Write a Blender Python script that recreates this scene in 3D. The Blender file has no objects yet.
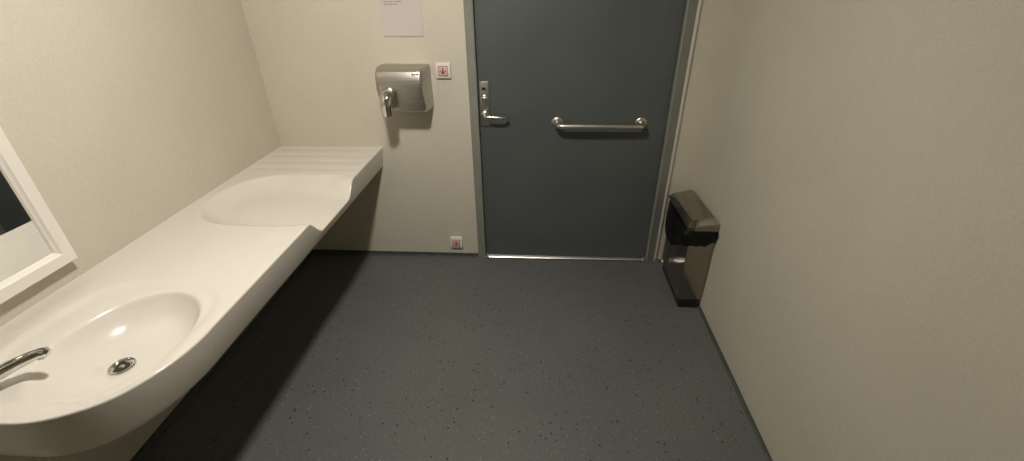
import bpy, bmesh, math, random
from mathutils import Vector, Matrix
random.seed(7)
C = bpy.context.scene.collection
sc = bpy.context.scene

# ---------------------------------------------------------------- camera
FPX = 444.56
YAW, PITCH, ROLL = 0.07197, 0.51996, -0.01561
EYE = Vector((0, 0, 1.62))
fw = Vector((-math.sin(YAW) * math.cos(PITCH), math.cos(YAW) * math.cos(PITCH), -math.sin(PITCH)))
rt = Vector((math.cos(YAW), math.sin(YAW), 0)); up = rt.cross(fw)
r2 = rt * math.cos(ROLL) + up * math.sin(ROLL); u2 = up * math.cos(ROLL) - rt * math.sin(ROLL)
cd = bpy.data.cameras.new('camera'); cam = bpy.data.objects.new('camera', cd); C.objects.link(cam)
cd.sensor_width = 36; cd.lens = FPX / 1024 * 36; cd.clip_start = 0.02
m = Matrix((r2, u2, -fw)).transposed().to_4x4(); m.translation = EYE; cam.matrix_world = m
sc.camera = cam

# ---------------------------------------------------------------- light and exposure
w = bpy.data.worlds.new('world'); sc.world = w; w.use_nodes = True
w.node_tree.nodes['Background'].inputs[0].default_value = (0, 0, 0, 1)
w.node_tree.nodes['Background'].inputs[1].default_value = 0
sc.view_settings.view_transform = 'Standard'; sc.view_settings.look = 'None'
sc.view_settings.gamma = 1; sc.view_settings.use_curve_mapping = False
sc.view_settings.exposure = 0.0
LAMP = Vector((-0.42, 0.95, 2.36))     # centre of the floodlight's glass
LAMP_AIM = Vector((-1.10, 1.72, 0.0))
LAMP_W, LAMP_L = 0.13, 0.17
LAMP_POWER = 465.0
LAMP_COL = (1.0, 0.94, 0.86)

# ---------------------------------------------------------------- room size
D, XL, XR, YF, ZC = 2.46, -1.549, 0.898, -1.3, 2.42
CT = 0.76           # counter top height

# ---------------------------------------------------------------- helpers
def mat(name, col=(.5, .5, .5), rough=.5, metal=0.0, build=None, **kw):
    mt = bpy.data.materials.new(name); mt.use_nodes = True
    nt = mt.node_tree; b = nt.nodes['Principled BSDF']
    b.inputs['Base Color'].default_value = (*col, 1); b.inputs['Roughness'].default_value = rough
    b.inputs['Metallic'].default_value = metal
    for k, v in kw.items(): b.inputs[k.replace('_', ' ')].default_value = v
    if build: build(nt, b)
    return mt
def N(nt, t, **kw):
    n = nt.nodes.new(t)
    for k, v in kw.items(): setattr(n, k, v)
    return n
def objcoord(nt): return N(nt, 'ShaderNodeTexCoord').outputs['Object']
def ramp(nt, fac, stops, interp='LINEAR'):
    r = N(nt, 'ShaderNodeValToRGB'); r.color_ramp.interpolation = interp
    e = r.color_ramp.elements
    while len(e) < len(stops): e.new(.5)
    for i, (p, c) in enumerate(stops): e[i].position = p; e[i].color = (*c, 1)
    nt.links.new(fac, r.inputs[0]); return r.outputs[0]
def mix(nt, f, a, b, blend='MIX'):
    n = N(nt, 'ShaderNodeMix', data_type='RGBA', blend_type=blend)
    for s, v in ((n.inputs[0], f), (n.inputs[6], a), (n.inputs[7], b)):
        if isinstance(v, (int, float)): s.default_value = v
        elif isinstance(v, tuple): s.default_value = (*v, 1)
        else: nt.links.new(v, s)
    return n.outputs[2]
def math_(nt, op, a, b=None):
    n = N(nt, 'ShaderNodeMath', operation=op)
    for i, v in enumerate((a, b)):
        if v is None: continue
        if isinstance(v, (int, float)): n.inputs[i].default_value = v
        else: nt.links.new(v, n.inputs[i])
    return n.outputs[0]
def noise(nt, co, scale, detail=3, rough=.5):
    n = N(nt, 'ShaderNodeTexNoise'); n.inputs['Scale'].default_value = scale
    n.inputs['Detail'].default_value = detail; n.inputs['Roughness'].default_value = rough
    nt.links.new(co, n.inputs['Vector']); return n.outputs['Fac']
def bump(nt, b, h, strength, dist):
    n = N(nt, 'ShaderNodeBump'); n.inputs['Strength'].default_value = strength
    n.inputs['Distance'].default_value = dist
    nt.links.new(h, n.inputs['Height']); nt.links.new(n.outputs[0], b.inputs['Normal'])

def link(o, parent=None):
    C.objects.link(o)
    if parent: o.parent = parent
    return o
def obj(name, bm, m, parent=None, smooth=None):
    me = bpy.data.meshes.new(name)
    bmesh.ops.recalc_face_normals(bm, faces=bm.faces[:])
    if smooth is not None:
        for f in bm.faces: f.smooth = True
        a = math.radians(smooth)
        for e in bm.edges:
            if len(e.link_faces) == 2 and e.calc_face_angle(0) > a: e.smooth = False
    bm.to_mesh(me); bm.free()
    if isinstance(m, (list, tuple)):
        for x in m: me.materials.append(x)
    else: me.materials.append(m)
    return link(bpy.data.objects.new(name, me), parent)
def thing(name, label, cat, loc=(0, 0, 0), group=None, kind=None):
    o = bpy.data.objects.new(name, None); C.objects.link(o); o.location = loc
    o.empty_display_size = .05
    if label: o['label'] = label
    if cat: o['category'] = cat
    if group: o['group'] = group
    if kind: o['kind'] = kind
    return o
def tag(o, label=None, cat=None, kind=None):
    if label: o['label'] = label
    if cat: o['category'] = cat
    if kind: o['kind'] = kind
    return o
def box(bm, x0, x1, y0, y1, z0, z1, bev=0, seg=2, mi=0):
    vs = [bm.verts.new((x, y, z)) for x in (x0, x1) for y in (y0, y1) for z in (z0, z1)]
    fs = [bm.faces.new([vs[i] for i in q]) for q in
          ((0, 1, 3, 2), (4, 6, 7, 5), (0, 4, 5, 1), (2, 3, 7, 6), (0, 2, 6, 4), (1, 5, 7, 3))]
    for f in fs: f.material_index = mi
    if bev:
        es = list({e for f in fs for e in f.edges})
        bmesh.ops.bevel(bm, geom=es, offset=bev, segments=seg, affect='EDGES', profile=.5)
    return bm
def prism(bm, pts, axis, a, b, bev=0, seg=3, taper=None):
    """polygon pts in the plane normal to axis, extruded from a to b"""
    def P(p, t):
        return {'x': (t, p[0], p[1]), 'y': (p[0], t, p[1]), 'z': (p[0], p[1], t)}[axis]
    A = [bm.verts.new(P(p, a)) for p in pts]; B = [bm.verts.new(P(p, b)) for p in (taper or pts)]
    fs = [bm.faces.new(A), bm.faces.new(B[::-1])]
    n = len(pts)
    for i in range(n): fs.append(bm.faces.new((A[i], A[(i + 1) % n], B[(i + 1) % n], B[i])))
    if bev:
        es = list({e for f in fs for e in f.edges})
        bmesh.ops.bevel(bm, geom=es, offset=bev, segments=seg, affect='EDGES', profile=.5, clamp_overlap=True)
    return bm
def tube(bm, pts, rad, n=16, flat=1.0, cap=True):
    """sweep a circle (radius per point) along pts"""
    pts = [Vector(p) for p in pts]
    if not hasattr(rad, '__len__'): rad = [rad] * len(pts)
    rings = []; prev = None
    for i, p in enumerate(pts):
        t = (pts[min(i + 1, len(pts) - 1)] - pts[max(i - 1, 0)]).normalized()
        if prev is None:
            u = Vector((0, 0, 1)) if abs(t.z) < .9 else Vector((1, 0, 0))
        else: u = prev
        u = (u - t * u.dot(t)).normalized(); prev = u; v = t.cross(u)
        rings.append([bm.verts.new(p + (u * math.cos(a) * flat + v * math.sin(a)) * rad[i])
                      for a in (2 * math.pi * k / n for k in range(n))])
    for A, B in zip(rings, rings[1:]):
        for k in range(n): bm.faces.new((A[k], A[(k + 1) % n], B[(k + 1) % n], B[k]))
    if cap: bm.faces.new(rings[0][::-1]); bm.faces.new(rings[-1])
    return bm
def lathe(bm, prof, n=32, M=None):
    """prof: (r, z) pairs around local z; closed at both ends"""
    rings = []
    for r, z in prof:
        if r < 1e-6: rings.append([bm.verts.new((0, 0, z))])
        else: rings.append([bm.verts.new((r * math.cos(2 * math.pi * k / n), r * math.sin(2 * math.pi * k / n), z)) for k in range(n)])
    for A, B in zip(rings, rings[1:]):
        for k in range(n):
            a = [A[k % len(A)], A[(k + 1) % len(A)], B[(k + 1) % len(B)], B[k % len(B)]]
            u = []
            for v in a:
                if v not in u: u.append(v)
            if len(u) > 2: bm.faces.new(u)
    if len(rings[0]) > 1: bm.faces.new(rings[0][::-1])
    if len(rings[-1]) > 1: bm.faces.new(rings[-1])
    if M: bmesh.ops.transform(bm, matrix=M, verts=[v for R in rings for v in R])
    return bm
def arc(p0, p1, p2, n=8):
    p0, p1, p2 = map(Vector, (p0, p1, p2))
    return [(p0 * (1 - t) ** 2 + p1 * 2 * t * (1 - t) + p2 * t * t) for t in (i / n for i in range(n + 1))]
def sstep(a, b, x):
    t = max(0, min(1, (x - a) / (b - a))); return t * t * (3 - 2 * t)

# ---------------------------------------------------------------- materials
def b_wall(nt, b):
    co = objcoord(nt)
    f = noise(nt, co, 170, 2, .6); g = noise(nt, co, 2.2, 3)
    c = ramp(nt, f, [(.32, (.545, .508, .415)), (.68, (.600, .562, .462))])
    c2 = ramp(nt, g, [(.3, (.95, .95, .95)), (.7, (1.02, 1.02, 1.02))])
    nt.links.new(mix(nt, 1.0, c, c2, 'MULTIPLY'), b.inputs['Base Color'])
    bump(nt, b, noise(nt, co, 320, 2), .25, .0012)
M_wall = mat('wall_vinyl', (.5, .46, .38), .55, build=b_wall)

def b_floor(nt, b):
    co = objcoord(nt)
    base = ramp(nt, noise(nt, co, 90, 3, .65), [(.3, (.102, .104, .099)), (.7, (.136, .138, .131))])
    big = ramp(nt, noise(nt, co, 1.6, 4), [(.3, (.9, .9, .9)), (.7, (1.08, 1.08, 1.08))])
    col = mix(nt, 1.0, base, big, 'MULTIPLY')
    for scale, thr, keep, c in ((62, .17, .80, (.26, .27, .25)), (47, .20, .84, (.008, .009, .010)), (120, .22, .72, (.15, .16, .16)), (95, .2, .8, (.015, .016, .018))):
        v = N(nt, 'ShaderNodeTexVoronoi'); v.inputs['Scale'].default_value = scale
        nt.links.new(co, v.inputs['Vector'])
        s = N(nt, 'ShaderNodeSeparateColor'); nt.links.new(v.outputs['Color'], s.inputs[0])
        f = math_(nt, 'MULTIPLY', math_(nt, 'LESS_THAN', v.outputs['Distance'], thr), math_(nt, 'GREATER_THAN', s.outputs[0], keep))
        col = mix(nt, f, col, c)
    nt.links.new(col, b.inputs['Base Color'])
    rr = math_(nt, 'ADD', math_(nt, 'MULTIPLY', noise(nt, co, 5, 4), .12), .36)
    nt.links.new(rr, b.inputs['Roughness'])
    bump(nt, b, noise(nt, co, 220, 3), .25, .001)
M_floor = mat('speckled_safety_vinyl', (.06, .065, .07), .42, build=b_floor)

def b_solid(nt, b):
    co = objcoord(nt)
    c = ramp(nt, noise(nt, co, 4, 3), [(.3, (.65, .61, .545)), (.7, (.68, .64, .57))])
    nt.links.new(c, b.inputs['Base Color'])
M_white = mat('white_solid_surface', (.8, .76, .68), .22, build=b_solid)
def b_steel(col0, col1, r0, sc_=(4, 4, 260)):
    def f(nt, b):
        co = objcoord(nt); mp = N(nt, 'ShaderNodeMapping'); mp.inputs['Scale'].default_value = sc_
        nt.links.new(co, mp.inputs['Vector'])
        n = noise(nt, mp.outputs[0], 1.0, 3)
        nt.links.new(ramp(nt, n, [(.3, col0), (.7, col1)]), b.inputs['Base Color'])
        nt.links.new(math_(nt, 'ADD', math_(nt, 'MULTIPLY', n, .10), r0 - .05), b.inputs['Roughness'])
    return f
M_steel = mat('brushed_steel', (.5, .48, .44), .30, 1.0, build=b_steel((.44, .42, .38), (.56, .53, .48), .38))
M_steel_dark = mat('smoked_steel', (.3, .28, .24), .2, 1.0, build=b_steel((.30, .28, .23), (.36, .335, .28), .17))
M_chrome = mat('chrome', (.72, .71, .68), .07, 1.0)
M_satin = mat('satin_steel', (.58, .56, .51), .32, 1.0)
def b_door(nt, b):
    co = objcoord(nt)
    nt.links.new(ramp(nt, noise(nt, co, 3, 4), [(.3, (.078, .088, .087)), (.7, (.092, .103, .101))]), b.inputs['Base Color'])
    bump(nt, b, noise(nt, co, 60, 3), .06, .001)
M_door = mat('grey_door_laminate', (.085, .098, .10), .42, build=b_door)
M_frame = mat('grey_door_frame_paint', (.17, .185, .18), .38,
              build=lambda nt, b: nt.links.new(ramp(nt, noise(nt, objcoord(nt), 6, 3), [(.3, (.215, .222, .195)), (.7, (.245, .252, .222))]), b.inputs['Base Color']))
M_alu = mat('threshold_aluminium', (.75, .74, .70), .28, 1.0)
M_pale_strip = mat('pale_strip_paint', (.56, .53, .45), .35)
M_base = mat('skirting_vinyl', (.06, .065, .065), .45,
             build=lambda nt, b: nt.links.new(ramp(nt, noise(nt, objcoord(nt), 60, 3), [(.3, (.05, .055, .055)), (.7, (.085, .09, .088))]), b.inputs['Base Color']))
M_ceil = mat('ceiling_paint', (.60, .58, .52), .8,
             build=lambda nt, b: bump(nt, b, noise(nt, objcoord(nt), 120, 2), .1, .001))
M_mframe = mat('white_mirror_frame', (.78, .74, .67), .35)
M_mirror = mat('mirror_silver', (.86, .88, .86), .015, 1.0)
M_black = mat('black_plastic', (.012, .012, .012), .35)
def b_bag(nt, b): bump(nt, b, noise(nt, objcoord(nt), 45, 5, .7), .8, .008)
M_bag = mat('black_bin_liner', (.008, .008, .008), .28, build=b_bag)
M_paper = mat('notice_paper', (.56, .50, .475), .75)
M_ink = mat('grey_print', (.30, .26, .26), .7)
M_plate = mat('white_switch_plastic', (.74, .70, .62), .35)
M_pink = mat('pink_switch_face', (.66, .50, .47), .4)
M_red = mat('red_print', (.34, .045, .035), .5)
M_dred = mat('dark_red_print', (.16, .03, .025), .5)
M_dark = mat('dark_recess', (.01, .01, .01), .5)
M_lampbody = mat('lamp_housing', (.7, .7, .68), .4)
M_diff = bpy.data.materials.new('lamp_diffuser'); M_diff.use_nodes = True
b = M_diff.node_tree.nodes['Principled BSDF']; b.inputs['Base Color'].default_value = (.8, .8, .8, 1)
b.inputs['Emission Color'].default_value = (*LAMP_COL, 1); b.inputs['Emission Strength'].default_value = LAMP_POWER

# ================================================================ SETTING
T = .12
tag(obj('floor', box(bmesh.new(), XL - T, XR + T, YF - T, D + T, -.06, 0), M_floor), kind='structure')
tag(obj('ceiling', box(bmesh.new(), XL - T, XR + T, YF - T, D + T, ZC, ZC + .06), M_ceil), kind='structure')
tag(obj('wall_left', box(bmesh.new(), XL - T, XL, YF - T, D + T, 0, ZC), M_wall), kind='structure')
tag(obj('wall_right', box(bmesh.new(), XR, XR + T, YF - T, D + T, 0, ZC), M_wall), kind='structure')
tag(obj('wall_front', box(bmesh.new(), XL, XR, YF - T, YF, 0, ZC), M_wall), kind='structure')
FL, FR, DL, DR, DH = -.402, .738, -.352, .683, 2.10
bm = bmesh.new()
box(bm, XL, FL, D, D + T, 0, ZC); box(bm, FR, XR, D, D + T, 0, ZC); box(bm, FL, FR, D, D + T, DH + .05, ZC)
tag(obj('wall_back', bm, M_wall), kind='structure')

def skirt(name, axis, a, b_, sgn, at, h=.030):
    """coved strip: profile (distance from wall, z)"""
    prof = [(0, 0), (.014, 0), (.006, .004), (.003, .010), (.0022, h), (0, h)]
    pts = [(at + sgn * d, z) for d, z in prof]
    bm = bmesh.new(); prism(bm, pts, axis, a, b_)
    return tag(obj(name, bm, M_base), kind='structure')
skirt('baseboard_left', 'y', YF, D, 1, XL)
skirt('baseboard_right', 'y', YF, D, -1, XR, .014)
skirt('baseboard_back', 'x', XL, FL, -1, D)
# pale strip added to paint in the bright line by the door, and the metal strip at the wall's foot
tag(obj('bright_line_strip', box(bmesh.new(), FR, FR + .018, D - .014, D, .018, DH + .05, .0065, 3), M_pale_strip, smooth=40), kind='structure')
tag(obj('trim_2', prism(bmesh.new(), [(D, .001), (D - .018, .001), (D - .018, .003), (D - .003, .0175), (D, .0175)], 'x', FR + .001, XR - .004), M_alu, smooth=40), kind='structure')

# ---- door
door = thing('door_1', 'grey laminate door in a lighter grey frame with steel grab bar', None, ((DL + DR) / 2, D, 0), kind='structure')
def local(o, root):
    o.matrix_parent_inverse = Matrix.Translation(-Vector(root.location)); return o
def part(name, bm, m, root, smooth=40, top=None):
    """geometry is written in room coordinates; shift it into the thing's own space"""
    base = top or root
    bmesh.ops.translate(bm, vec=-Vector(base.location), verts=bm.verts[:])
    return obj(name, bm, m, root, smooth)
part('door_leaf', box(bmesh.new(), DL + .003, DR - .003, D + .004, D + .044, .022, DH, .001, 1), M_door, door)
# frame: two jambs and the head, jamb slope invented to shade the right one
bm = bmesh.new()
for x0, x1, s in ((FL, DL, -1), (DR, FR, 1)):
    xi, xo = (x1, x0) if s < 0 else (x0, x1)
    prism(bm, [(xi, D + .06), (xi, D - .024), (xi - s * -.006, D - .027), (xo, D - .004), (xo, D + .06)], 'z', 0, DH + .05)
box(bm, DL - .001, DR + .001, D - .012, D + .06, DH + .002, DH + .05, .003)
part('door_frame', bm, M_frame, door)
bm = bmesh.new()
prism(bm, [(D - .012, 0.009), (D - .012, .010), (D - .001, .0205), (D + .012, .0215), (D + .06, .0215), (D + .06, .009)], 'x', DL + .002, DR - .002)
part('threshold', bm, M_alu, door)
part('threshold_shadow_gap', box(bmesh.new(), DL + .002, DR - .002, D - .004, D + .06, .001, .009), M_black, door)  # black strip paints in the shadow gap under the threshold
# grab bar
gz, gx0, gx1, go = .905, .085, .545, .072
bm = bmesh.new()
y0 = D + .004
pts = [(gx0, y0 - .004, gz), (gx0, y0 - .03, gz)] + arc((gx0, y0 - .04, gz), (gx0, y0 - go, gz), (gx0 + .035, y0 - go, gz), 8) + \
      arc((gx1 - .035, y0 - go, gz), (gx1, y0 - go, gz), (gx1, y0 - .04, gz), 8) + [(gx1, y0 - .03, gz), (gx1, y0 - .004, gz)]
tube(bm, pts, .0160, 20)
gb = part('grab_bar', bm, M_satin, door)
for x in (gx0, gx1):
    bm = bmesh.new()
    lathe(bm, [(.0001, 0), (.032, 0), (.032, .003), (.028, .007), (.016, .009), (.0001, .009)], 28,
          Matrix.Translation((x, y0, gz)) @ Matrix.Rotation(math.pi / 2, 4, 'X'))
    part('flange', bm, M_satin, gb, top=door)
# handle set
hx = -.318
bm = box(bmesh.new(), hx - .026, hx + .026, D - .006, D + .004, .888, 1.130, .003)
hp = part('handle_plate', bm, M_satin, door)
bm = bmesh.new()
pts = [(hx, D - .002, .952), (hx, D - .03, .952)] + arc((hx, D - .04, .952), (hx, D - .062, .952), (hx + .03, D - .062, .952), 6) + \
      [(hx + .07, D - .062, .950)] + arc((hx + .09, D - .061, .948), (hx + .118, D - .058, .946), (hx + .124, D - .035, .944), 5)
tube(bm, pts, .0078, 16)
lathe(bm, [(.0001, 0), (.021, 0), (.021, .008), (.015, .012), (.0001, .012)], 24, Matrix.Translation((hx, D - .005, .952)) @ Matrix.Rotation(math.pi / 2, 4, 'X'))
part('lever_handle', bm, M_satin, hp, top=door)
bm = bmesh.new()
lathe(bm, [(.0001, 0), (.016, 0), (.016, .004), (.010, .008), (.0001, .008)], 24, Matrix.Translation((hx, D - .005, 1.045)) @ Matrix.Rotation(math.pi / 2, 4, 'X'))
box(bm, hx - .017, hx + .017, D - .034, D - .010, 1.041, 1.049, .002)
part('thumb_turn', bm, M_satin, hp, top=door)
bm = bmesh.new()
box(bm, hx - .010, hx + .010, D - .0075, D - .005, 1.085, 1.100, .001)
part('indicator_window', bm, M_dark, hp, top=door)
for x, n in ((DL + .01, 'sill_bracket'), (DR - .01, 'sill_bracket')):
    part(n, box(bmesh.new(), x - .006, x + .006, D - .022, D + .004, 0.001, .03, .002), M_frame, door)

# ---- ceiling floodlight, tilted a little to the left and to the back wall
lamp = thing('ceiling_floodlight', 'small white floodlight on the ceiling tilted towards the counter', 'lamp', (LAMP.x, LAMP.y, ZC))
az = (LAMP_AIM - LAMP).normalized(); ax_ = az.cross(Vector((0, 1, 0))).normalized(); ay = ax_.cross(az)
LM = Matrix((ax_, ay, az)).transposed().to_4x4(); LM.translation = LAMP
def lp(bm): bmesh.ops.transform(bm, matrix=LM, verts=bm.verts[:]); return bm
hw, hl = LAMP_W / 2, LAMP_L / 2
bm = bmesh.new(); prism(bm, [(-hw * .7, -hl * .7), (hw * .7, -hl * .7), (hw * .7, hl * .7), (-hw * .7, hl * .7)], 'z', -.040, -.0005,
                        taper=[(-hw - .008, -hl - .008), (hw + .008, -hl - .008), (hw + .008, hl + .008), (-hw - .008, hl + .008)], bev=.003)
part('housing', lp(bm), M_lampbody, lamp)
part('lens', lp(box(bmesh.new(), -hw, hw, -hl, hl, 0, .0015)), M_diff, lamp)
bm = bmesh.new(); lathe(bm, [(.0001, 0), (.045, 0), (.045, -.008), (.0001, -.010)], 24, Matrix.Translation((LAMP.x, LAMP.y, ZC)))
part('ceiling_rose', bm, M_lampbody, lamp)

# ================================================================ COUNTER
XF, YE, YB, ZB = -.936, .582, D, .626
SINK = (-1.165, .855, .174, .218)
DRAIN = (-1.180, .833, .6665)
def xfront(y):
    if y >= .90: return XF
    t = min(1, (.90 - y) / (.90 - YE))
    return -1.205 + .27 * (1 - t ** 2.15) ** (1 / 2.1)
def zlip(y):
    "height of the front edge across the scooped opening of the shallow basin"
    a = sstep(1.508, 1.605, y); b_ = 1 - sstep(1.895, 1.995, y)
    return a * b_
def ztop(x, y):
    z = CT
    # broad flat ribs on the shelf at the far end
    if y > 2.02:
        ph = (y - 2.02) / .098
        f = ph - math.floor(ph)
        z -= .0028 * (1 - sstep(.0, .16, f) * (1 - sstep(.52, .98, f))) * sstep(2.02, 2.035, y) * sstep(0, .02, D - .005 - y) * sstep(.0, .03, XF - .0 - x) * sstep(0, .05, x - XL)
    # shallow basin, open to the front
    u = abs(y - 1.762) / .262
    if u < 1:
        if x > -1.22: r = u
        else: r = (u ** 2.3 + ((-1.22 - x) / .275) ** 2.3) ** (1 / 2.3)
        if r < 1:
            wid = .50 - .08 * sstep(1.25, 1.40, -x)
            f = 1 - (1 - min(1, (1 - r) / wid)) ** 2.3
            dep = .052 + .022 * sstep(-1.40, -.95, x)
            k = sstep(-1.12, -.95, x)
            z -= dep * (f * (1 - k) + zlip(y) * k)
    # outer recess round the wash basin
    cx, cy, hx_, hy = -1.205, .862, .247, .262
    q = ((abs(x - cx) / hx_) ** 3.2 + (abs(y - cy) / hy) ** 3.2) ** (1 / 3.2)
    if q < 1: z -= .008 * (1 - sstep(.86, 1.0, q))
    # wash basin bowl
    r = math.hypot((x - SINK[0]) / SINK[2], (y - SINK[1]) / SINK[3])
    if r < 1.06:
        k = max(0, 1.06 - r)
        ux, uy = (x - SINK[0]) / SINK[2], (y - SINK[1]) / SINK[3]
        g = max(0, (-ux * .62 - uy * .78) / max(r, 1e-4)) * min(1, r * 2.5)      # easy slope under the tap, steep elsewhere
        pw_ = 4.8 - 3.0 * g ** 1.4
        bowl = .086 * (1 - r ** pw_) if r < 1 else 0
        z -= bowl
        dd = math.hypot(x - DRAIN[0], y - DRAIN[1])
        if dd < .06:
            t = 1 - sstep(.036, .058, dd); z = z * (1 - t) + DRAIN[2] * t
    return z
nx = 130
ys = []
y = YE
k = 0
while y < YB - 1e-6:
    ys.append(y); y += .0004 if y < YE + .002 else (.0015 if y < YE + .012 else (.004 if y < 1.2 else .006))
ys.append(YB)
bm = bmesh.new()
rows = []
for y in ys:
    xf = xfront(y) if y > YE else -1.205
    rows.append([bm.verts.new((XL + (xf - XL) * i / nx, y, 0)) for i in range(nx + 1)])
for R_ in rows:
    for v in R_: v.co.z = ztop(v.co.x, v.co.y)
# light smoothing of the heights softens the rims
Z = [[v.co.z for v in R_] for R_ in rows]
for it in range(3):
    Z2 = [r_[:] for r_ in Z]
    for j in range(1, len(Z) - 1):
        for i in range(1, nx):
            Z2[j][i] = (Z[j][i] * 2 + Z[j - 1][i] + Z[j + 1][i] + Z[j][i - 1] + Z[j][i + 1]) / 6
    Z = Z2
for R_, z_ in zip(rows, Z):
    for v, z in zip(R_, z_): v.co.z = z
for A, B in zip(rows, rows[1:]):
    for i in range(nx): bm.faces.new((A[i], A[i + 1], B[i + 1], B[i]))
# boundary loop: near end from wall to front, then along the front to the far wall
loop = rows[0][:] + [R_[-1] for R_ in rows[1:]]
# outward normals in plan
P = [Vector((v.co.x, v.co.y, 0)) for v in loop]; nrm = []
for i in range(len(P)):
    a = P[max(i - 4, 0)]; c = P[min(i + 4, len(P) - 1)]; t = (c - a).normalized()
    nrm.append(Vector((t.y, -t.x, 0)))
nrm[-1] = nrm[-2] = nrm[-3] = nrm[-4] = nrm[-5] = Vector((1, 0, 0))
prev = loop
RB = .005
last = None
rings = []
for s in range(1, 6):
    a = s / 5 * math.pi / 2
    rings.append([(RB * math.sin(a), -RB * (1 - math.cos(a)))] * len(loop))
for off, zz in ((RB, None), ):
    pass
for s in range(5):
    cur = [bm.verts.new(P[i] + nrm[i] * rings[s][i][0] + Vector((0, 0, loop[i].co.z + rings[s][i][1]))) for i in range(len(loop))]
    for i in range(len(loop) - 1): bm.faces.new((prev[i], cur[i], cur[i + 1], prev[i + 1]))
    prev = cur
for z0, off in ((None, RB), (ZB + .016, -.013), (ZB + .012, -.0145), (ZB + .004, -.020), (ZB, -.027)):
    cur = [bm.verts.new(P[i] + nrm[i] * (off if off > 0 else off * (.12 + .88 * max(0, nrm[i].x) ** 4)) + Vector((0, 0, z0 if z0 is not None else loop[i].co.z - RB - .002))) for i in range(len(loop))]
    for i in range(len(loop) - 1): bm.faces.new((prev[i], cur[i], cur[i + 1], prev[i + 1]))
    prev = cur
c1 = bm.verts.new((XL, D, ZB)); c0 = prev
bm.faces.new([c1] + prev[::-1])
# back faces against the two walls
bm.faces.new([R_[0] for R_ in rows] + [c1, c0[0]])
bm.faces.new([rows[-1][i] for i in range(nx, -1, -1)] + [c1, c0[-1]])
counter = thing('washbasin_counter', 'long white moulded counter with round washbasin and shallow open-fronted basin along left wall', 'counter', (-1.25, 1.5, ZB))
part('countertop', bm, M_white, counter, 50)
# drain
dx, dy, dz = DRAIN[0], DRAIN[1], DRAIN[2] + .0040
bm = bmesh.new()
lathe(bm, [(.0001, -.004), (.0335, -.004), (.0335, .001), (.031, .0035), (.027, .0028), (.0215, -.001), (.0200, -.0035), (.0001, -.0035)], 36, Matrix.Translation((dx, dy, dz)))
dr = part('drain', bm, M_chrome, counter)
bm = bmesh.new(); lathe(bm, [(.0001, -.0035), (.0185, -.0035), (.0185, -.0028), (.0001, -.0028)], 28, Matrix.Translation((dx, dy, dz)))
part('drain_hole', bm, M_dark, dr, top=counter)
bm = bmesh.new()
lathe(bm, [(.0001, -.0028), (.0075, -.0028), (.0070, -.0005), (.0001, .0005)], 16, Matrix.Translation((dx, dy, dz)))
for a in ():
    c, s_ = math.cos(a) * .020, math.sin(a) * .020
    tube(bm, [(dx - c, dy - s_, dz - .0006), (dx + c, dy + s_, dz - .0006)], .0013, 6)
part('drain_screw', bm, M_chrome, dr, top=counter)

# ---- tap
TX, TY = -1.348, .664
tz = ztop(TX, TY) + .0005
tap = thing('basin_tap', 'chrome single lever tap with long spout over the washbasin', 'tap', (TX, TY, tz))
bm = bmesh.new()
lathe(bm, [(.0001, 0), (.027, 0), (.027, .004), (.023, .010), (.0225, .035), (.0235, .060), (.021, .075), (.014, .082), (.0001, .084)], 32, Matrix.Translation((TX, TY, tz)))
part('body', bm, M_chrome, tap)
tip = Vector((-1.236, .744, .812))
s0 = Vector((TX + .006, TY + .004, tz + .030))
pts = [s0] + arc(s0 + Vector((.02, .004, .008)), s0.lerp(tip, .55) + Vector((0, 0, .012)), tip + Vector((-.012, -.003, .0)), 10)
pts += [tip + Vector((-.002, -.0005, .0)), tip + Vector((.004, .001, -.003))]
n = len(pts)
rad = [.0205 - .0065 * i / (n - 1) for i in range(n)]; rad[-1] = .009
bm = bmesh.new(); tube(bm, pts, rad, 20, flat=.85)
part('spout', bm, M_chrome, tap)
bm = bmesh.new(); lathe(bm, [(.0001, -.008), (.0085, -.008), (.009, -.004), (.009, .004), (.0001, .004)], 20, Matrix.Translation(tip + Vector((-.012, -.008, -.006))))
part('aerator', bm, M_satin, tap)
bm = bmesh.new()
l0 = Vector((TX, TY, tz + .086))
tube(bm, [l0, l0 + Vector((.01, .005, .012)), l0 + Vector((.030, .010, .022)), l0 + Vector((.05, .014, .030))], [.016, .013, .010, .008], 16, flat=.6)
part('lever', bm, M_chrome, tap)

# ================================================================ MIRROR
mx = XL
MY0, MY1, MZ0, MZ1 = .46, 1.130, .836, 1.75
FWm, FD = .048, .024
mir = thing('wall_mirror', 'rectangular mirror in white frame on left wall above the washbasin', 'mirror', (XL, (MY0 + MY1) / 2, MZ0))
bm = bmesh.new()
def ring(y0, y1, z0, z1, x): return [bm.verts.new((x, a, b_)) for a, b_ in ((y0, z0), (y1, z0), (y1, z1), (y0, z1))]
prof = [(0, .012), (0, FD + .012), (.002, FD + .014), (FWm - .012, FD + .014), (FWm - .010, FD + .010), (FWm - .007, FD + .006), (FWm - .003, FD + .004), (FWm, FD - .003), (FWm, .012)]
RS = [ring(MY0 + d, MY1 - d, MZ0 + d, MZ1 - d, XL + h) for d, h in prof]
for A, B in zip(RS, RS[1:] + RS[:1]):
    for k in range(4): bm.faces.new((A[k], A[(k + 1) % 4], B[(k + 1) % 4], B[k]))
part('frame', bm, M_mframe, mir, 30)
part('glass', box(bmesh.new(), XL + .013, XL + .022, MY0 + FWm - .002, MY1 - FWm + .002, MZ0 + FWm - .002, MZ1 - FWm + .002), M_mirror, mir)
part('backing', box(bmesh.new(), XL, XL + .012, MY0 + .03, MY1 - .03, MZ0 + .03, MZ1 - .03), M_plate, mir)

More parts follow.
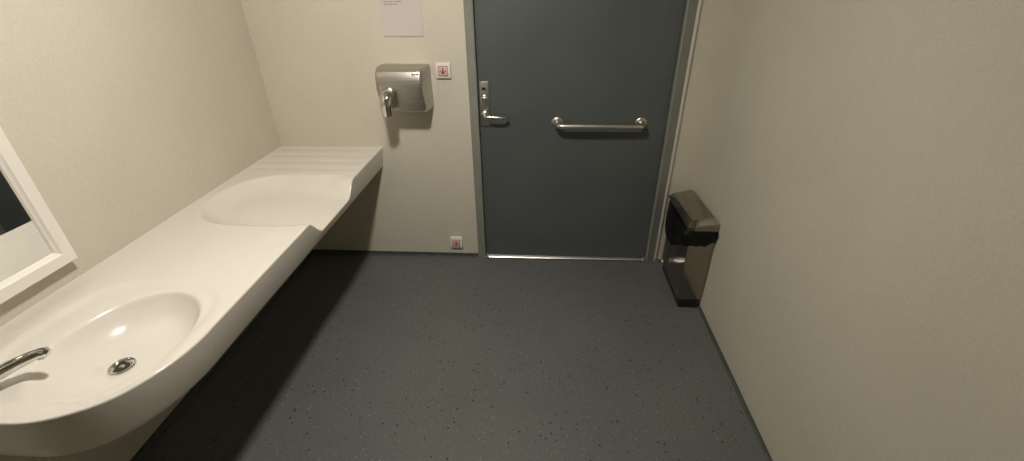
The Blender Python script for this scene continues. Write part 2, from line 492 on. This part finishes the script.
# ================================================================ HAND DRYER
hdx0, hdx1 = -.872, -.602
hd = thing('hand_dryer', 'brushed steel hand dryer with round nozzle on back wall above counter end', 'hand dryer', ((hdx0 + hdx1) / 2, D, 1.0))
prof = [(D, .985), (D, 1.222), (D - .10, 1.226), (D - .155, 1.206), (D - .175, 1.165), (D - .172, 1.125), (D - .150, 1.010), (D - .135, .998)]
bm = bmesh.new()
nP = len(prof)
# front narrows a little from the wall plate to the face
def inset(yv): return .020 * ((D - yv) / .175) ** 1.5
A = [bm.verts.new((hdx0 + inset(p[0]) + .01 * max(0, (1.2 - p[1])) / .2, *p)) for p in prof]
B = [bm.verts.new((hdx1 - inset(p[0]) * .6, *p)) for p in prof]
fs = [bm.faces.new(A), bm.faces.new(B[::-1])] + [bm.faces.new((A[i], A[(i + 1) % nP], B[(i + 1) % nP], B[i])) for i in range(nP)]
es = [e for f in fs[:2] for e in f.edges if max(v.co.y for v in e.verts) < D - .01 or abs(e.verts[0].co.y - e.verts[1].co.y) > .01]
bmesh.ops.bevel(bm, geom=es, offset=.016, segments=5, affect='EDGES', profile=.5, clamp_overlap=True)
part('cover', bm, M_steel, hd, 32)
nxx, ny, nz = -.794, D - .165, 1.085
bm = bmesh.new()
pts = [(nxx, D - .12, 1.10), (nxx, D - .165, 1.096)] + arc((nxx, D - .178, 1.092), (nxx, D - .217, 1.08), (nxx - .003, D - .210, 1.035), 8) + [(nxx - .004, D - .206, 1.002)]
rads = [.040, .040] + [.040 - .012 * i / 8 for i in range(9)] + [.0275]
tube(bm, pts, rads, 24)
part('nozzle', bm, M_chrome, hd, 60)
bm = bmesh.new(); lathe(bm, [(.0001, 0), (.0225, 0), (.0225, .002), (.0001, .002)], 20, Matrix.Translation((nxx - .004, D - .2058, .9995)))
part('nozzle_opening', bm, M_dark, hd)
bm = bmesh.new()
for i, wv in enumerate((.010, .006, .012)):   # small unreadable maker's mark
    x = -.660 + i * .013
    zc_, yc = 1.197, D - .1655
    box(bm, x, x + wv * .8, yc - .0012, yc + .004, zc_ - .003, zc_ + .002)
part('maker_mark', bm, M_dark, hd)

# ================================================================ NOTICE
no = thing('paper_notice', 'white printed sheet of paper on back wall above the hand dryer', 'notice', (-.723, D, 1.358))
# a sheet that stands off the wall a little more at its lower edge
bm = bmesh.new()
prism(bm, [(D - .0060, 1.358), (D - .0048, 1.36), (D - .0028, 1.42), (D - .0020, 1.50), (D - .0020, 1.655), (D - .0012, 1.655), (D - .0012, 1.50), (D - .0020, 1.42), (D - .0040, 1.358)], 'x', -.829, -.618)
part('sheet', bm, M_paper, no, 20)
bm = bmesh.new()
z = 1.63
row = 0
for z, segs in ((1.615, ((.03, .12),)), (1.598, ((.03, .17),)), (1.581, ((.03, .15),)), (1.564, ((.03, .16),)), (1.547, ((.03, .17),)),
                (1.527, ((.022, .036), (.040, .062), (.066, .078), (.082, .105))), (1.516, ((.022, .045), (.049, .070), (.078, .115))), (1.505, ((.022, .050), (.054, .072), (.075, .090)))):
    for a, b_ in segs: box(bm, -.829 + a, -.829 + b_, D - .0026, D - .0012, z - .0022, z + .0022)
part('print', bm, M_ink, no)

# ================================================================ CALL / RESET BUTTONS
def button(name, label, x, z, s, dy):
    t = thing(name, label, 'call button', (x, D, z), group=None)
    h = s / 2
    part('plate', box(bmesh.new(), x - h, x + h, D - dy, D, z - h, z + h, .004, 3), M_plate, t)
    f = h * .66
    rk = part('rocker', box(bmesh.new(), x - f, x + f, D - dy - .004, D - dy + .001, z - f, z + f, .0015), M_pink, t)
    yy = D - dy - .0048
    bm = bmesh.new(); lw = .0022; g = f * .92
    box(bm, x - g, x + g, yy, yy + .002, z + g - lw, z + g); box(bm, x - g, x + g, yy, yy + .002, z - g, z - g + lw)
    box(bm, x - g, x - g + lw, yy, yy + .002, z - g, z + g); box(bm, x + g - lw, x + g, yy, yy + .002, z - g, z + g)
    part('red_border', bm, M_red, rk, top=t)
    # standing figure with a wide skirt
    bm = bmesh.new()
    k = g / .024
    lathe(bm, [(.0001, 0), (.0042 * k, 0), (.0042 * k, .002), (.0001, .002)], 16, Matrix.Translation((x, yy + .002, z + .012 * k)) @ Matrix.Rotation(math.pi / 2, 4, 'X'))
    prism(bm, [(x - .0022 * k, z + .009 * k), (x + .0022 * k, z + .009 * k), (x + .003 * k, z + .001 * k), (x + .009 * k, z - .010 * k), (x + .009 * k, z - .014 * k),
               (x - .009 * k, z - .014 * k), (x - .009 * k, z - .010 * k), (x - .003 * k, z + .001 * k)], 'y', yy, yy + .002)
    part('figure_symbol', bm, M_dred, rk, top=t)
    for sx in (-1, 1):
        bm = box(bmesh.new(), x + sx * .014 * k - .003 * k, x + sx * .014 * k + .003 * k, yy, yy + .0015, z - .0045 * k, z + .003 * k)
        part('side_mark', bm, M_red, rk, top=t)
button('call_button', 'square white call button with red figure beside the hand dryer', -.531, 1.187, .080, .014)
button('call_button', 'square white call button with red figure low on wall near floor', -.541, .117, .078, .018)

# ================================================================ WASTE BIN
bx0, bx1, by0, by1 = .765, .893, 2.000, 2.385
bn = thing('waste_bin', 'slim dark steel waste bin with sloped lid and black liner by right wall', 'waste bin', ((bx0 + bx1) / 2, (by0 + by1) / 2, 0))
part('plinth', box(bmesh.new(), bx0 + .012, bx1 - .004, by0 - .002, by1 - .01, 0, .056, .004), M_black, bn)
bm = bmesh.new()
lo = [(bx0, by0), (bx1, by0), (bx1, by1), (bx0, by1)]
hi = [(bx0 - .004, by0), (bx1, by0), (bx1, by1), (bx0 - .004, by1)]
prism(bm, lo, 'z', .056, .488, bev=.003, seg=2, taper=hi)
part('body', bm, M_steel_dark, bn, 20)
# lid: hipped, falling towards the room, steel with a front lip
lx0, lx1, ly0, ly1 = .742, .896, 1.990, 2.400
bm = bmesh.new()
v = [bm.verts.new(p) for p in (
    (lx0, ly0, .492), (lx1, ly0, .492), (lx1, ly1, .492), (lx0, ly1, .492),
    (lx0, ly0 + .002, .518), (lx1, ly0 + .002, .530), (lx1, ly1, .516), (lx0, ly1, .500),
    (lx0 + .022, ly0 + .030, .538), (lx1 - .030, ly0 + .036, .566), (lx1 - .030, ly1 - .01, .544), (lx0 + .022, ly1 - .01, .520))]
for q in ((0, 3, 2, 1), (0, 1, 5, 4), (1, 2, 6, 5), (2, 3, 7, 6), (3, 0, 4, 7), (4, 5, 9, 8), (5, 6, 10, 9), (6, 7, 11, 10), (7, 4, 8, 11), (8, 9, 10, 11)):
    bm.faces.new([v[i] for i in q])
bmesh.ops.bevel(bm, geom=bm.edges[:], offset=.0035, segments=2, affect='EDGES', profile=.5)
part('lid', bm, M_steel_dark, bn, 30)
# liner: crinkled skirt hanging out under the lid, bulging towards the room
bm = bmesh.new()
per = []
n1, n2 = 26, 46
def edge_pts():
    L = []
    for i in range(n2): L.append((bx0 - .008, by1 + .012 - (by1 + .012 - by0 + .006) * i / n2, 1))
    for i in range(n1 + 1): L.append((bx0 - .008 + (bx1 - bx0 + .008) * i / n1, by0 - .006, 0))
    return L
L = edge_pts(); H_ = 12
cols = []
for i, (x, y, side) in enumerate(L):
    s_ = i / (len(L) - 1); wv = math.sin(i * 1.9) * .4 + math.sin(i * .77 + 1) * .6 + random.uniform(-.3, .3)
    col = []
    for j in range(H_ + 1):
        t = j / H_
        if side:
            f = (y - by0) / (by1 - by0)
            bulge = (.006 + .052 * math.sin(math.pi * min(1, max(0, f * .85 + .18))) ** .8) * math.sin(math.pi * (t * .86 + .08)) ** .8
            drop = .10 + .10 * sstep(0, .55, f)
            col.append(bm.verts.new((x - bulge - .0035 * wv * t, y, .494 - drop * t * (1 + .05 * wv))))
        else:
            f = (x - bx0) / (bx1 - bx0)
            bulge = (.004 + .010 * math.sin(math.pi * t)) + .003 * wv * t
            drop = .088 * (1 - .30 * sstep(.6, 1.0, f)) * (1 - .08 * wv * t)
            col.append(bm.verts.new((x, y - bulge, .494 - drop * t)))
    cols.append(col)
for A, B in zip(cols, cols[1:]):
    for j in range(H_): bm.faces.new((A[j], B[j], B[j + 1], A[j + 1]))
bmesh.ops.solidify(bm, geom=bm.faces[:], thickness=.0012)
part('bin_liner', bm, M_bag, bn, 60)
